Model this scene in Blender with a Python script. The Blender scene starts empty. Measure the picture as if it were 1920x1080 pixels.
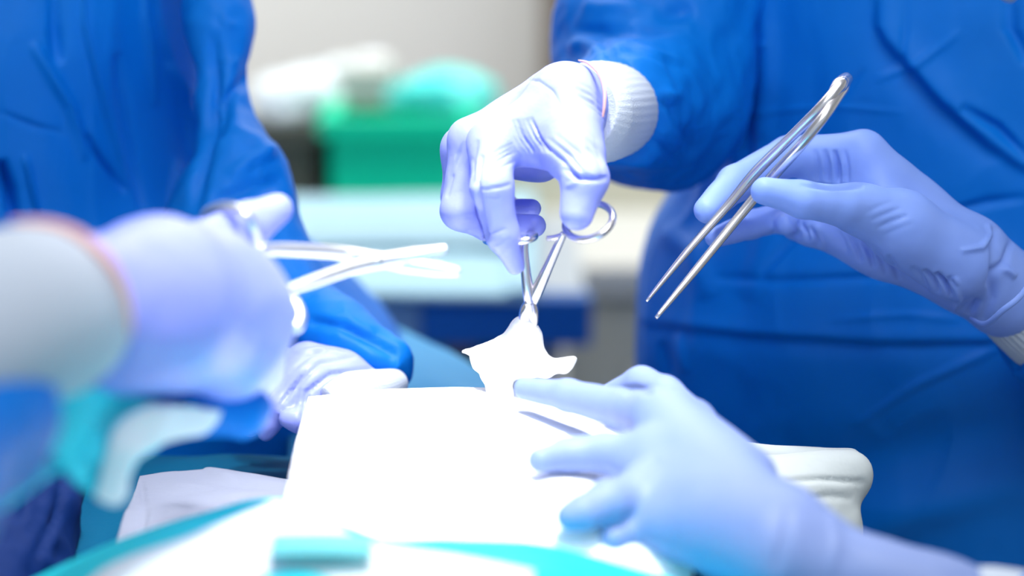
import bpy, math, random
import numpy as np
from mathutils import Vector, Matrix, noise
random.seed(4); np.random.seed(4)
C = bpy.context.scene.collection
scn = bpy.context.scene
# ------------------------------------------------------------------ camera, world, lights, exposure
PITCH = math.radians(12); F = 4533.3; CZ = 1.27
cd = bpy.data.cameras.new('camera'); cam = bpy.data.objects.new('camera', cd); C.objects.link(cam)
cam.location = (0, 0, CZ); cam.rotation_euler = (math.radians(90)-PITCH, 0, 0)
cd.lens = 85; cd.sensor_width = 36; cd.clip_start = 0.05
cd.dof.use_dof = True; cd.dof.focus_distance = 1.155; cd.dof.aperture_fstop = 3.4
scn.camera = cam
w = bpy.data.worlds.new('world'); scn.world = w; w.use_nodes = True
w.node_tree.nodes['Background'].inputs[0].default_value = (0.80, 0.90, 1.0, 1)
w.node_tree.nodes['Background'].inputs[1].default_value = 0.6
scn.view_settings.view_transform = 'Standard'; scn.view_settings.look = 'None'
scn.view_settings.gamma = 1; scn.view_settings.use_curve_mapping = False
scn.view_settings.exposure = 0.0

def aim(o, tgt):
    o.rotation_euler = (Vector(tgt)-o.location).to_track_quat('-Z', 'Y').to_euler()
def spot(name, loc, tgt, power, deg, blend, size, col):
    l = bpy.data.lights.new(name, 'SPOT'); l.energy = power; l.spot_size = math.radians(deg)
    l.spot_blend = blend; l.shadow_soft_size = size; l.color = col
    o = bpy.data.objects.new(name, l); C.objects.link(o); o.location = loc; aim(o, tgt); return o
def area(name, loc, tgt, power, sx, sy, col):
    l = bpy.data.lights.new(name, 'AREA'); l.shape = 'RECTANGLE'; l.size = sx; l.size_y = sy
    l.energy = power; l.color = col
    o = bpy.data.objects.new(name, l); C.objects.link(o); o.location = loc; aim(o, tgt); return o
spot('surgical_lamp_light', (0.12, 0.66, 2.40), (-0.03, 0.98, 1.00), 210, 16.5, 0.8, 0.12, (1.0, 0.99, 0.98))
spot('surgical_lamp_light', (-0.20, 1.02, 2.45), (0.005, 1.11, 1.06), 210, 11, 0.8, 0.12, (1.0, 0.99, 0.98))
area('fill_light_back', (0.0, 2.5, 2.75), (0.0, 3.6, 1.0), 95, 2.4, .8, (1.0, 0.97, 0.92))  # unseen fill added to brighten the back wall
area('fill_light_front', (0.3, 0.0, 2.6), (0.1, 1.3, 1.0), 24, 1.2, 1.2, (0.9, 0.95, 1.0))  # unseen fill added to brighten the gowns from the front

# ------------------------------------------------------------------ geometry helpers
cp, sp = math.cos(PITCH), math.sin(PITCH)
def ray(px, py):
    a = (px-960)/F; b = (540-py)/F
    return np.array([a, cp+b*sp, -sp+b*cp])
def Q(px, py, Y):                       # the point at distance Y in front of the camera station seen at this place
    r = ray(px, py); t = Y/r[1]
    return np.array([0, 0, CZ]) + r*t
def depth(px, py, Y): return Y/ray(px, py)[1]
def proj(v):
    x = v[:, 0]; y = v[:, 1]; z = v[:, 2]-CZ
    d = y*cp - z*sp; u = y*sp + z*cp
    return 960+F*x/d, 540-F*u/d, d
def S(px, py, Y, r):                    # sphere (centre, radius m)
    return (Q(px, py, Y), r/F*depth(px, py, Y))

def mesh_obj(name, verts, faces, mat, parent=None, smooth=True):
    me = bpy.data.meshes.new(name)
    me.from_pydata([tuple(map(float, p)) for p in verts], [], [tuple(map(int, f)) for f in faces])
    me.validate(); me.update()
    if smooth: me.polygons.foreach_set('use_smooth', [True]*len(me.polygons))
    if mat: me.materials.append(mat)
    o = bpy.data.objects.new(name, me); C.objects.link(o)
    if parent: o.parent = parent; o.matrix_parent_inverse = Matrix.Translation(parent.location).inverted()
    return o
def thing(name, label, cat, loc=(0, 0, 0), group=None):
    o = bpy.data.objects.new(name, None); C.objects.link(o); o.location = loc; o.empty_display_size = .02
    return tag(o, label, cat, group)
def tag(o, label=None, cat=None, group=None, kind=None):
    if label: o['label'] = label
    if cat: o['category'] = cat
    if group: o['group'] = group
    if kind: o['kind'] = kind
    return o

class Field:                            # signed distance field on a regular grid, meshed by surface nets
    def __init__(s, spheres, h, pad=.012):
        c = np.array([p for p, r in spheres]); r = np.array([r for p, r in spheres])[:, None]
        s.lo = (c-r).min(0)-pad; hi = (c+r).max(0)+pad; s.h = h
        s.n = np.ceil((hi-s.lo)/h).astype(int)+1
        s.ax = [s.lo[i]+h*np.arange(s.n[i]) for i in range(3)]
    def blank(s): return np.full(s.n, 1.0, np.float32)
    def cone(s, D, a, b, k, flat=None):
        (A, ra), (B, rb) = a, b
        R = max(ra, rb)+3*k+.004
        lo = np.minimum(A, B)-R; hi = np.maximum(A, B)+R
        i0 = np.clip(np.floor((lo-s.lo)/s.h).astype(int), 0, s.n-1); i1 = np.clip(np.ceil((hi-s.lo)/s.h).astype(int)+1, 1, s.n)
        sl = tuple(slice(i0[i], i1[i]) for i in range(3))
        X = (s.ax[0][sl[0]]-A[0]).astype(np.float32)[:, None, None]; Y = (s.ax[1][sl[1]]-A[1]).astype(np.float32)[None, :, None]; Z = (s.ax[2][sl[2]]-A[2]).astype(np.float32)[None, None, :]
        e = B-A; L = max(e@e, 1e-9)
        t = np.clip((X*e[0]+Y*e[1]+Z*e[2])/L, 0, 1)
        d = np.sqrt((X-t*e[0])**2+(Y-t*e[1])**2+(Z-t*e[2])**2)-(ra+(rb-ra)*t)
        D[sl] = smin(D[sl], d, k)
    def chain(s, D, pts, k):
        for a, b in zip(pts[:-1], pts[1:]): s.cone(D, a, b, k)
        if len(pts) == 1: s.cone(D, pts[0], pts[0], k)
    def mesh(s, D):
        ins = D < 0
        n = np.array(D.shape)
        cs = np.zeros(n-1, np.int8)
        for dx in (0, 1):
            for dy in (0, 1):
                for dz in (0, 1):
                    cs += ins[dx:n[0]-1+dx, dy:n[1]-1+dy, dz:n[2]-1+dz]
        act = np.argwhere((cs > 0) & (cs < 8))
        idx = np.full(n-1, -1, np.int64); idx[act[:, 0], act[:, 1], act[:, 2]] = np.arange(len(act))
        acc = np.zeros((len(act), 3)); cnt = np.zeros(len(act))
        cr = [(x, y, z) for x in (0, 1) for y in (0, 1) for z in (0, 1)]
        for p in cr:
            for ax in range(3):
                if p[ax]: continue
                q = list(p); q[ax] = 1
                v0 = D[act[:, 0]+p[0], act[:, 1]+p[1], act[:, 2]+p[2]]; v1 = D[act[:, 0]+q[0], act[:, 1]+q[1], act[:, 2]+q[2]]
                m = (v0 < 0) != (v1 < 0)
                t = np.where(m, v0/np.where(m, v0-v1, 1), 0)
                pos = np.array(p, float)[None]+t[:, None]*np.eye(3)[ax][None]
                acc[m] += pos[m]; cnt[m] += 1
        V = s.lo+s.h*(act+acc/cnt[:, None])
        Fc = []
        for ax in range(3):
            b, c = (ax+1) % 3, (ax+2) % 3
            sl0 = [slice(None)]*3; sl1 = [slice(None)]*3
            sl0[ax] = slice(0, n[ax]-1); sl1[ax] = slice(1, n[ax])
            a0 = ins[tuple(sl0)]; a1 = ins[tuple(sl1)]
            e = np.argwhere(a0 != a1)
            e = e[(e[:, b] > 0) & (e[:, c] > 0) & (e[:, b] < n[b]-1) & (e[:, c] < n[c]-1)]
            sgn = a0[e[:, 0], e[:, 1], e[:, 2]]
            q = []
            for db, dc in ((0, 0), (1, 0), (1, 1), (0, 1)):
                k = e.copy(); k[:, b] -= db; k[:, c] -= dc
                q.append(idx[k[:, 0], k[:, 1], k[:, 2]])
            q = np.stack(q, 1); q[~sgn] = q[~sgn][:, ::-1]
            Fc.append(q)
        return V, np.concatenate(Fc)
def smin(a, b, k):
    if k <= 0: return np.minimum(a, b)
    h = np.clip(k-np.abs(a-b), 0, None)/k
    return np.minimum(a, b)-h*h*k*.25

def normals(V, Fc):
    Fc = np.asarray(Fc); N = np.zeros_like(V)
    fn = np.cross(V[Fc[:, 2]]-V[Fc[:, 0]], V[Fc[:, 3]]-V[Fc[:, 1]])
    for i in range(4): np.add.at(N, Fc[:, i], fn)
    return N/np.maximum(np.linalg.norm(N, axis=1), 1e-12)[:, None]
def relax(V, Fc, it=2, lam=.5):
    Fc = np.asarray(Fc)
    for _ in range(it):
        A = np.zeros_like(V); c = np.zeros(len(V))
        for i in range(4):
            for j in (1, 3):
                np.add.at(A, Fc[:, i], V[Fc[:, (i+j) % 4]]); np.add.at(c, Fc[:, i], 1)
        V = V+lam*(A/np.maximum(c, 1)[:, None]-V)
    return V
def folds(V, Fc, lines):
    """creases and ridges: (polyline, amplitude in mm, width in 1/4 mm, kind)"""
    N = normals(V, Fc); px, py, d = proj(V)
    cv = np.array([0, 0, CZ])-V; cv /= np.linalg.norm(cv, axis=1)[:, None]
    f = np.clip(((N*cv).sum(1)+.05)/.3, 0, 1)
    disp = np.zeros(len(V))
    for ln in lines:
        pts, amp, wd = ln[:3]; step = len(ln) > 3
        pts = np.array(pts, float); 
        best = np.full(len(V), 1e9); sgn = np.zeros(len(V)); par = np.zeros(len(V))
        seg = np.linalg.norm(np.diff(pts, axis=0), axis=1); tot = seg.sum(); s0 = 0
        for a, b, L in zip(pts[:-1], pts[1:], seg):
            e = (b-a)/L; rx = px-a[0]; ry = py-a[1]
            t = np.clip(rx*e[0]+ry*e[1], 0, L)
            dd = np.hypot(rx-t*e[0], ry-t*e[1]); m = dd < best
            best[m] = dd[m]; sgn[m] = np.sign(rx*e[1]-ry*e[0])[m]; par[m] = (s0+t[m])/tot; s0 += L
        end = np.clip(np.sin(np.pi*np.clip(par, .0, 1)), 0, 1)**.5
        if step: disp += amp*.001*f*np.tanh(sgn*best/wd)*np.exp(-(best/(5*wd))**2)*end
        else: disp += amp*.001*f*np.exp(-(best/wd)**2)*end
    return V+N*disp[:, None]
def fbm(V, N, amp, sc, octv=3, stretch=(1, 1, 1), seed=0, ridged=False):
    out = np.zeros(len(V)); st = np.array(stretch)
    for i, p in enumerate(V):
        q = Vector(p*st*sc)+Vector((seed, seed*2.3, 0))
        v = noise.fractal(q, .9, 2.0, octv)
        out[i] = (1-2*abs(v)) if ridged else v
    return V+N*(out*amp)[:, None]

def tube(pts, rad, n=24, k=6, ribs=0, ribamp=0, cap=True, ell=None, dense=None):
    """a smooth swept tube through world points; returns verts and quads"""
    P = np.array([np.array(p, float) for p in pts]); R = np.array(rad, float)
    if len(P) > 2 or k > 1:
        PP, RR = [], []
        for i in range(len(P)-1):
            p0 = P[max(i-1, 0)]; p1 = P[i]; p2 = P[i+1]; p3 = P[min(i+2, len(P)-1)]
            for j in range(k):
                t = j/k
                PP.append(.5*((2*p1)+(p2-p0)*t+(2*p0-5*p1+4*p2-p3)*t*t+(3*p1-p0-3*p2+p3)*t**3)); RR.append(R[i]*(1-t)+R[i+1]*t)
        PP.append(P[-1]); RR.append(R[-1]); P = np.array(PP); R = np.array(RR)
    T = np.gradient(P, axis=0); T /= np.linalg.norm(T, axis=1)[:, None]+1e-12
    u = np.cross(T[0], [0, 0, 1.0]); 
    if np.linalg.norm(u) < .1: u = np.cross(T[0], [1.0, 0, 0])
    u /= np.linalg.norm(u); V = []; 
    for i in range(len(P)):
        u = u-T[i]*(u@T[i]); u /= np.linalg.norm(u); v = np.cross(T[i], u)
        for j in range(n):
            a = 2*math.pi*j/n; r = R[i]*(1+ribamp*math.cos(ribs*a)) if ribs else R[i]
            e = ell or (1, 1)
            V.append(P[i]+r*(math.cos(a)*u*e[0]+math.sin(a)*v*e[1]))
    m = len(P); Fc = [(i*n+j, i*n+(j+1) % n, (i+1)*n+(j+1) % n, (i+1)*n+j) for i in range(m-1) for j in range(n)]
    if cap:
        for c, base, rev in ((P[0], 0, True), (P[-1], (m-1)*n, False)):
            V.append(c); ci = len(V)-1
            for j in range(0, n, 2):
                q = (ci, base+j, base+(j+1) % n, base+(j+2) % n)
                Fc.append(q[::-1] if rev else q)
    return np.array(V), Fc
def join(parts):
    V, Fc, o = [], [], 0
    for v, f in parts:
        V.append(np.asarray(v)); Fc += [tuple(int(i)+o for i in q) for q in f]; o += len(v)
    return np.concatenate(V), Fc
def cr(P, k):                            # catmull-rom along axis 0
    out = []
    n = len(P)
    for i in range(n-1):
        p0 = P[max(i-1, 0)]; p1 = P[i]; p2 = P[i+1]; p3 = P[min(i+2, n-1)]
        for j in range(k):
            t = j/k
            out.append(.5*((2*p1)+(p2-p0)*t+(2*p0-5*p1+4*p2-p3)*t*t+(3*p1-p0-3*p2+p3)*t**3))
    out.append(P[-1]); return np.array(out)
def patch(rows, k=12, thick=.003, lines=(), amp=0, sc=20, stretch=(1, 1, 1), seed=0, world=False):
    """cloth sheet through a grid of control points, with thickness"""
    G = np.array([[np.array(p, float) if world else Q(*p) for p in r] for r in rows])
    G = cr(G, k); G = cr(G.transpose(1, 0, 2), k).transpose(1, 0, 2)
    a, b = G.shape[:2]; V = G.reshape(-1, 3)
    Fc = np.array([(i*b+j, i*b+j+1, (i+1)*b+j+1, (i+1)*b+j) for i in range(a-1) for j in range(b-1)])
    N = normals(V, Fc)
    if N[:, 2].sum() - N[:, 1].sum() < 0: Fc = Fc[:, ::-1]; N = -N
    if amp: V = fbm(V, N, amp, sc, 3, stretch, seed); 
    if lines: V = folds(V, Fc, lines)
    N = normals(V, Fc)
    V2 = V-N*thick; n = len(V)
    bd = [i for i in range(b)]+[i*b+b-1 for i in range(1, a)]+[(a-1)*b+j for j in range(b-2, -1, -1)]+[i*b for i in range(a-2, 0, -1)]
    side = [(bd[i], bd[(i+1) % len(bd)], bd[(i+1) % len(bd)]+n, bd[i]+n) for i in range(len(bd))]
    # rounded rim: pull a middle ring outward is skipped, cloth edges are thin
    return np.concatenate([V, V2]), [tuple(q) for q in Fc]+[tuple(q[::-1]+n) for q in Fc]+side
def loft(rows, n=800, k=14, ex=2.4):
    """closed body through horizontal sections (py, px_left, px_right, Y, half thickness)"""
    R = []
    for y, xl, xr, Yc, ty in rows:
        A = Q(xl, y, Yc); B = Q(xr, y, Yc); R.append([(A[0]+B[0])/2, Yc, A[2], abs(B[0]-A[0])/2, ty])
    R0 = np.array(R); R = []
    for i in range(len(R0)-1):
        kk = max(2, int(abs(rows[i+1][0]-rows[i][0])/(5 if -100 <= rows[i][0] < 1100 else 90)))
        seg = cr(R0[max(i-1, 0):i+3], kk); o_ = kk if i > 0 else 0
        R += list(seg[o_:o_+kk])
    R.append(R0[-1]); R = np.array(R); V = []
    nf = int(n*.88); ang = np.concatenate([np.pi+np.pi*np.arange(nf)/nf, np.pi*np.arange(n-nf)/(n-nf)])
    for cx, cy, cz, hw, ty in R:
        for j in range(n):
            a = ang[j]; c, s = math.cos(a), math.sin(a)
            V.append((cx+hw*np.sign(c)*abs(c)**(2/ex), cy+ty*np.sign(s)*abs(s)**(2/ex), cz))
    m = len(R); Fc = [(i*n+j, i*n+(j+1) % n, (i+1)*n+(j+1) % n, (i+1)*n+j) for i in range(m-1) for j in range(n)]
    for base in (0, (m-1)*n):
        V.append((R[base//n][0], R[base//n][1], R[base//n][2])); ci = len(V)-1
        for j in range(0, n, 2): Fc.append((ci, base+j, base+(j+1) % n, base+(j+2) % n))
    return np.array(V, float), [f[::-1] for f in Fc]
def box(lo, hi, bev=0):
    x0, y0, z0 = lo; x1, y1, z1 = hi
    V = [(x, y, z) for x in (x0, x1) for y in (y0, y1) for z in (z0, z1)]
    return np.array(V, float), [(0, 1, 3, 2), (4, 6, 7, 5), (0, 4, 5, 1), (2, 3, 7, 6), (0, 2, 6, 4), (1, 5, 7, 3)]
def bevel(o, wd=.004, seg=3):
    m = o.modifiers.new('bevel', 'BEVEL'); m.width = wd; m.segments = seg; m.limit_method = 'ANGLE'; return o

# ------------------------------------------------------------------ materials
def mat(name, col, rough=.6, metal=0, spec=.5, bump=(), sss=0, coat=0, var=None, sheen=0, alpha=None, trans=0):
    m = bpy.data.materials.new(name); m.use_nodes = True; nt = m.node_tree; b = nt.nodes['Principled BSDF']
    b.inputs['Base Color'].default_value = (*col, 1); b.inputs['Roughness'].default_value = rough
    b.inputs['Metallic'].default_value = metal; b.inputs['Specular IOR Level'].default_value = spec
    if sss: b.inputs['Subsurface Weight'].default_value = sss; b.inputs['Subsurface Radius'].default_value = (.6, .7, 1); b.inputs['Subsurface Scale'].default_value = .006
    if coat: b.inputs['Coat Weight'].default_value = coat; b.inputs['Coat Roughness'].default_value = .25
    if sheen: b.inputs['Sheen Weight'].default_value = sheen
    if trans: b.inputs['Transmission Weight'].default_value = trans
    tc = nt.nodes.new('ShaderNodeTexCoord'); prev = None
    for sc, st, dist, stretch in bump:
        mp = nt.nodes.new('ShaderNodeMapping'); mp.inputs['Scale'].default_value = stretch
        nz = nt.nodes.new('ShaderNodeTexNoise'); nz.inputs['Scale'].default_value = sc; nz.inputs['Detail'].default_value = 4
        bp = nt.nodes.new('ShaderNodeBump'); bp.inputs['Strength'].default_value = st; bp.inputs['Distance'].default_value = dist
        nt.links.new(tc.outputs['Object'], mp.inputs[0]); nt.links.new(mp.outputs[0], nz.inputs[0]); nt.links.new(nz.outputs[0], bp.inputs['Height'])
        if prev: nt.links.new(prev.outputs[0], bp.inputs['Normal'])
        prev = bp
    if prev: nt.links.new(prev.outputs[0], b.inputs['Normal'])
    if var:
        c2, sc = var
        nz = nt.nodes.new('ShaderNodeTexNoise'); nz.inputs['Scale'].default_value = sc; nz.inputs['Detail'].default_value = 3
        rp = nt.nodes.new('ShaderNodeValToRGB'); rp.color_ramp.elements[0].position = .35; rp.color_ramp.elements[1].position = .65
        rp.color_ramp.elements[0].color = (*col, 1); rp.color_ramp.elements[1].color = (*c2, 1)
        nt.links.new(tc.outputs['Object'], nz.inputs[0]); nt.links.new(nz.outputs[0], rp.inputs[0]); nt.links.new(rp.outputs[0], b.inputs['Base Color'])
    return m
GOWN = mat('gown_blue', (.0, .17, .66), .5, spec=.2, bump=((14, .45, .012, (1, 1, .5)), (700, .25, .0006, (1, 1, 1))), var=((.0, .19, .71), 9))
GLOVE = mat('nitrile_lilac', (.31, .36, .93), .38, spec=.45, sss=.06, bump=((45, .55, .003, (1, 1, 1)),))
GLOVEB = mat('nitrile_blue', (.25, .385, .90), .48, spec=.35, sss=.10, bump=((60, .3, .002, (1, 1, 1)),))
CUFF = mat('knit_cuff_white', (.56, .62, .72), .9, bump=((900, .4, .0008, (1, 1, 1)),))
RIM = mat('glove_rim_warm', (.80, .42, .36), .5)
STEEL = mat('surgical_steel', (.80, .77, .80), .26, metal=1)
STEELP = mat('satin_steel', (.78, .80, .84), .38, metal=1)
WHITE = mat('white_cotton', (.86, .88, .92), .95, bump=((25, .4, .01, (1, 1, 1)), (600, .3, .0008, (1, 1, 1))))
GAUZE = mat('gauze_white', (.93, .94, .96), .95, bump=((500, .6, .001, (1, 1, 1)),))
PAD = mat('pad_shade_tone', (.26, .285, .38), .95, bump=((30, .5, .008, (1, 1, 1)),))  # base colour darkened to stand for the foreground hand's shadow
CYAN = mat('cyan_drape', (.01, .78, .88), .6, spec=.25, bump=((18, .4, .01, (1, 1, 1)), (500, .2, .0006, (1, 1, 1))))
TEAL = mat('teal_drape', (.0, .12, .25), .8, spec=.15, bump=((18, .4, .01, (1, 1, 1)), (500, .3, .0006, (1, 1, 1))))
LBLUE = mat('light_blue_drape', (.04, .32, .62), .7, bump=((10, .3, .01, (1, 1, 1)),))

# ------------------------------------------------------------------ the room
def struct(name, lo, hi, m):
    o = mesh_obj(name, *box(lo, hi), m, smooth=False); o['kind'] = 'structure'; return o
WALL = mat('wall_paint', (.74, .74, .73), .8, bump=((40, .1, .002, (1, 1, 1)),), var=((.70, .70, .68), 1.2))
FLOOR = mat('floor_vinyl', (.30, .32, .33), .35, var=((.27, .29, .30), 30))
CEIL = mat('ceiling_paint', (.8, .8, .8), .9)
struct('floor', (-3, -1.5, -.05), (3, 3.7, 0), FLOOR)
struct('ceiling', (-3, -1.5, 2.9), (3, 3.7, 2.95), CEIL)
struct('wall_back', (-3, 3.6, 0), (3, 3.7, 2.9), WALL)
struct('wall_left', (-3.1, -1.5, 0), (-3, 3.7, 2.9), WALL)
struct('wall_right', (3, -1.5, 0), (3.1, 3.7, 2.9), WALL)
struct('baseboard_back', (-3, 3.57, 0), (3, 3.6, .12), mat('skirting', (.3, .3, .3), .6))

# ------------------------------------------------------------------ the background furniture
BEIGE = mat('beige_laminate', (.56, .54, .44), .6, var=((.52, .50, .40), 3)); CTOP = mat('white_worktop', (.48, .49, .48), .45)
cab = thing('base_cabinet', 'beige laminate base cabinet with a pale worktop behind the blue gowned surgeon', 'cabinet', (.45, 2.7, 0))
x0 = Q(935, 520, 2.6)[0]; x1 = x0+1.2
mesh_obj('carcass', *box((x0, 2.60, .0), (x1, 2.88, .72)), BEIGE, cab, False)
bevel(mesh_obj('worktop', *box((x0-.02, 2.54, .72), (x1+.02, 2.88, .755)), CTOP, cab, False))
mesh_obj('backsplash', *box((x0-.02, 2.88, .40), (x1+.02, 2.90, .82)), BEIGE, cab, False)
for i in range(3):
    a = x0+.01+i*.395
    d = bevel(mesh_obj('door', *box((a, 2.575, .08), (a+.385, 2.60, .53)), BEIGE, cab, False), .003)
    v = tube([(a+.34, 2.565, .40), (a+.34, 2.55, .41), (a+.34, 2.55, .49), (a+.34, 2.565, .50)], [.005]*4, 10, 3)
    mesh_obj('handle', *v, STEELP, d)
    d = bevel(mesh_obj('drawer', *box((a, 2.575, .545), (a+.385, 2.60, .71)), BEIGE, cab, False), .003)
    v = tube([(a+.14, 2.565, .63), (a+.145, 2.55, .63), (a+.24, 2.55, .63), (a+.245, 2.565, .63)], [.005]*4, 10, 3)
    mesh_obj('handle', *v, STEELP, d)
wc = thing('wall_cabinet', 'tall brown storage cabinet behind the sleeve, only its dark side showing', 'cabinet', (.3, 3.2, 0))
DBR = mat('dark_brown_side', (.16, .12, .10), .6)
xa = Q(1022, 50, 3.2)[0]
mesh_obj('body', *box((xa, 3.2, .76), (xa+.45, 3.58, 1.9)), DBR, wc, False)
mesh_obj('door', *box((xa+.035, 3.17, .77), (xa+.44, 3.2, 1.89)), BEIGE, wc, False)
# trolley
tr = thing('instrument_trolley', 'instrument trolley with blue front rail and pale blue cover', 'trolley', (-.1, 2.25, 0))
xl = Q(250, 520, 2.1)[0]; xr = Q(1098, 550, 2.1)[0]
BLUEM = mat('trolley_blue', (.012, .11, .38), .35); GREYM = mat('trolley_grey', (.42, .48, .55), .35, metal=.3)
mesh_obj('table_top', *box((xl, 2.10, .795), (xr, 2.50, .815)), GREYM, tr, False)
xm = Q(790, 550, 2.1)[0]
bevel(mesh_obj('front_rail', *box((xm, 2.07, .795-.018), (xr+.005, 2.10, .822)), BLUEM, tr, False))
tag(bevel(mesh_obj('front_rail', *box((xl, 2.07, .795-.018), (xm, 2.10, .822)), mat('rail_grey_blue', (.16, .27, .42), .35), tr, False)), 'grey blue end of the front rail')  # left part of the rail in a greyer blue
for x in (xl+.03, xr-.03):
    for y in (2.12, 2.46):
        mesh_obj('leg', *tube([(x, y, .06), (x, y, .79)], [.013, .013], 12, 1), STEELP, tr)
        mesh_obj('caster', *tube([(x-.012, y, .03), (x+.012, y, .03)], [.03, .03], 18, 1), DBR, tr)
PALE = mat('pale_blue_sheet', (.30, .49, .59), .8, bump=((8, .3, .01, (1, 1, 1)),))
v = patch([[(xl-.0, 2.51, .835), (-.3, 2.51, .836), (0, 2.51, .835), (xr-.07, 2.51, .834)],
           [(xl-.0, 2.3, .825), (-.3, 2.3, .827), (0, 2.3, .825), (xr-.07, 2.3, .826)],
           [(xl-.0, 2.06, .826), (-.3, 2.06, .826), (0, 2.06, .825), (xr-.07, 2.06, .826)]], 10, .006, amp=.003, sc=6, world=True)
tag(mesh_obj('sheet', *v, PALE), 'pale blue sheet spread over the instrument trolley', 'sheet')
v = patch([[(-.20, 2.38, .834), (-.05, 2.38, .836), (.02, 2.38, .834)], [(-.21, 2.25, .834), (-.06, 2.25, .836), (.01, 2.25, .834)]], 10, .006, amp=.002, sc=9, world=True)
tag(mesh_obj('folded_cloth', *v, mat('grey_cloth', (.26, .41, .50), .8)), 'flat grey blue cloth lying on the pale trolley sheet', 'cloth')
# bench with crate behind the trolley
bench = thing('bench', 'grey shelf bench behind the instrument trolley, carrying the green crate', 'bench', (-.3, 2.85, 0))
mesh_obj('bench_top', *box((-1.3, 2.6, .745), (-.038, 3.15, .775)), GREYM, bench, False)
for x in (-1.25, -.06):
    for y in (2.65, 3.1): mesh_obj('leg', *box((x-.02, y-.02, 0), (x+.02, y+.02, .745)), DBR, bench, False)
GREEN = mat('green_plastic', (.0, .60, .34), .5, spec=.2)
def crate(name, X0, X1, Y0, Y1, Z0, Z1, m, label, cat):
    t = thing(name, label, cat, ((X0+X1)/2, (Y0+Y1)/2, Z0)); w_ = .008
    body = join([box((X0+.005, Y0+.01, Z0), (X1-.005, Y0+.01+w_, Z1-.02)), box((X0+.005, Y1-.01-w_, Z0), (X1-.005, Y1-.01, Z1-.02)),
                 box((X0+.005, Y0+.01, Z0), (X0+.005+w_, Y1-.01, Z1-.02)), box((X1-.005-w_, Y0+.01, Z0), (X1-.005, Y1-.01, Z1-.02)), box((X0+.005, Y0+.01, Z0), (X1-.005, Y1-.01, Z0+w_))])
    mesh_obj('body', *body, m, t, False)
    rim = join([box((X0, Y0, Z1-.02), (X1, Y0+.02, Z1)), box((X0, Y1-.02, Z1-.02), (X1, Y1, Z1)), box((X0, Y0+.02, Z1-.02), (X0+.02, Y1-.02, Z1)), box((X1-.02, Y0+.02, Z1-.02), (X1, Y1-.02, Z1))])
    mesh_obj('rim', *rim, m, t, False); return t
a = Q(600, 300, 2.7)[0]; b = -.038; zt = Q(700, 218, 2.7)[2]
crate('green_crate', a, b, 2.68, 3.0, .775, zt, GREEN, 'bright green plastic crate on the bench behind the trolley', 'crate')
a2 = Q(470, 300, 2.75)[0]; b2 = Q(612, 300, 2.75)[0]
crate('dark_crate', a2, b2, 2.74, 3.0, .775, Q(550, 232, 2.75)[2], mat('dark_olive', (.06, .065, .05), .6), 'dark olive brown crate standing left of the green crate', 'crate')
def blob(spheres, h, k, amp=0, sc=20, seed=0, lines=(), rel=1):
    f = Field(spheres, h); D = f.blank(); 
    for s_ in spheres: f.cone(D, s_, s_, k)
    V, Fc = f.mesh(D); V = relax(V, Fc, rel)
    if amp: V = fbm(V, normals(V, Fc), amp, sc, 3, seed=seed)
    if lines: V = folds(V, Fc, lines)
    return V, Fc
TBAG = mat('teal_plastic_bag', (.03, .62, .58), .35, bump=((25, .6, .02, (1, 1, 1)),), var=((.18, .75, .68), 14))
tag(mesh_obj('plastic_bag', *blob([S(790, 180, 2.8, 46), S(850, 178, 2.82, 48), S(885, 185, 2.8, 36), S(760, 200, 2.8, 24), S(820, 205, 2.8, 34), S(870, 215, 2.8, 30)], .006, .04, .012, 14, 3), TBAG), 'crumpled teal green plastic bag bulging out of the green crate', 'bag')
WBAG = mat('white_plastic_bag', (.80, .84, .88), .4, bump=((20, .6, .02, (1, 1, 1)),), var=((.66, .76, .82), 10))
tag(mesh_obj('plastic_bag', *blob([S(500, 195, 2.8, 36), S(550, 185, 2.82, 42), S(600, 175, 2.85, 42), S(650, 165, 2.9, 42), S(690, 150, 2.95, 32), S(720, 150, 2.95, 26), S(535, 205, 2.8, 30)], .006, .04, .012, 12, 7), WBAG), 'crumpled white translucent plastic bag over the dark crate', 'bag')
tag(bevel(mesh_obj('cardboard_box', *box((Q(625, 200, 2.9)[0], 2.84, .99-.06), (Q(735, 200, 2.9)[0], 2.98, Q(650, 190, 2.9)[2])), mat('grey_card', (.40, .42, .40), .8), smooth=False)), 'low grey box standing up inside the green crate', 'box')
# things on the shelf under the trolley
mesh_obj('lower_shelf', *box((-1.2, 2.62, .50), (-.04, 3.1, .52)), DBR, bench, False)
mesh_obj('back_panel', *box((-1.24, 3.12, .0), (-.04, 3.14, .745)), mat('dark_panel', (.05, .06, .07), .7), bench, False)
g = S(855, 622, 2.75, 52)
tag(mesh_obj('green_bin', *tube([(g[0][0], 2.78, .52), (g[0][0], 2.78, .56), (g[0][0], 2.78, .66), (g[0][0], 2.78, .71), (g[0][0], 2.78, .722)], [.055, .066, .07, .05, .01], 32, 5), GREEN), 'round green container on the dark shelf under the trolley', 'bin')
bx = Q(755, 605, 2.75)[0]
tag(bevel(mesh_obj('brown_box', *box((bx-.02, 2.7, .52), (bx+.028, 2.9, .70)), mat('brown_card', (.28, .20, .14), .8), smooth=False)), 'small brown box on the dark shelf beside the green container', 'box')
bx = Q(905, 600, 2.75)[0]
tag(bevel(mesh_obj('black_box', *box((bx-.02, 2.66, .52), (bx-.006, 2.9, .70)), mat('black_box', (.01, .015, .02), .5), smooth=False)), 'narrow black box on the dark shelf right of the green container', 'box')

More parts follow.
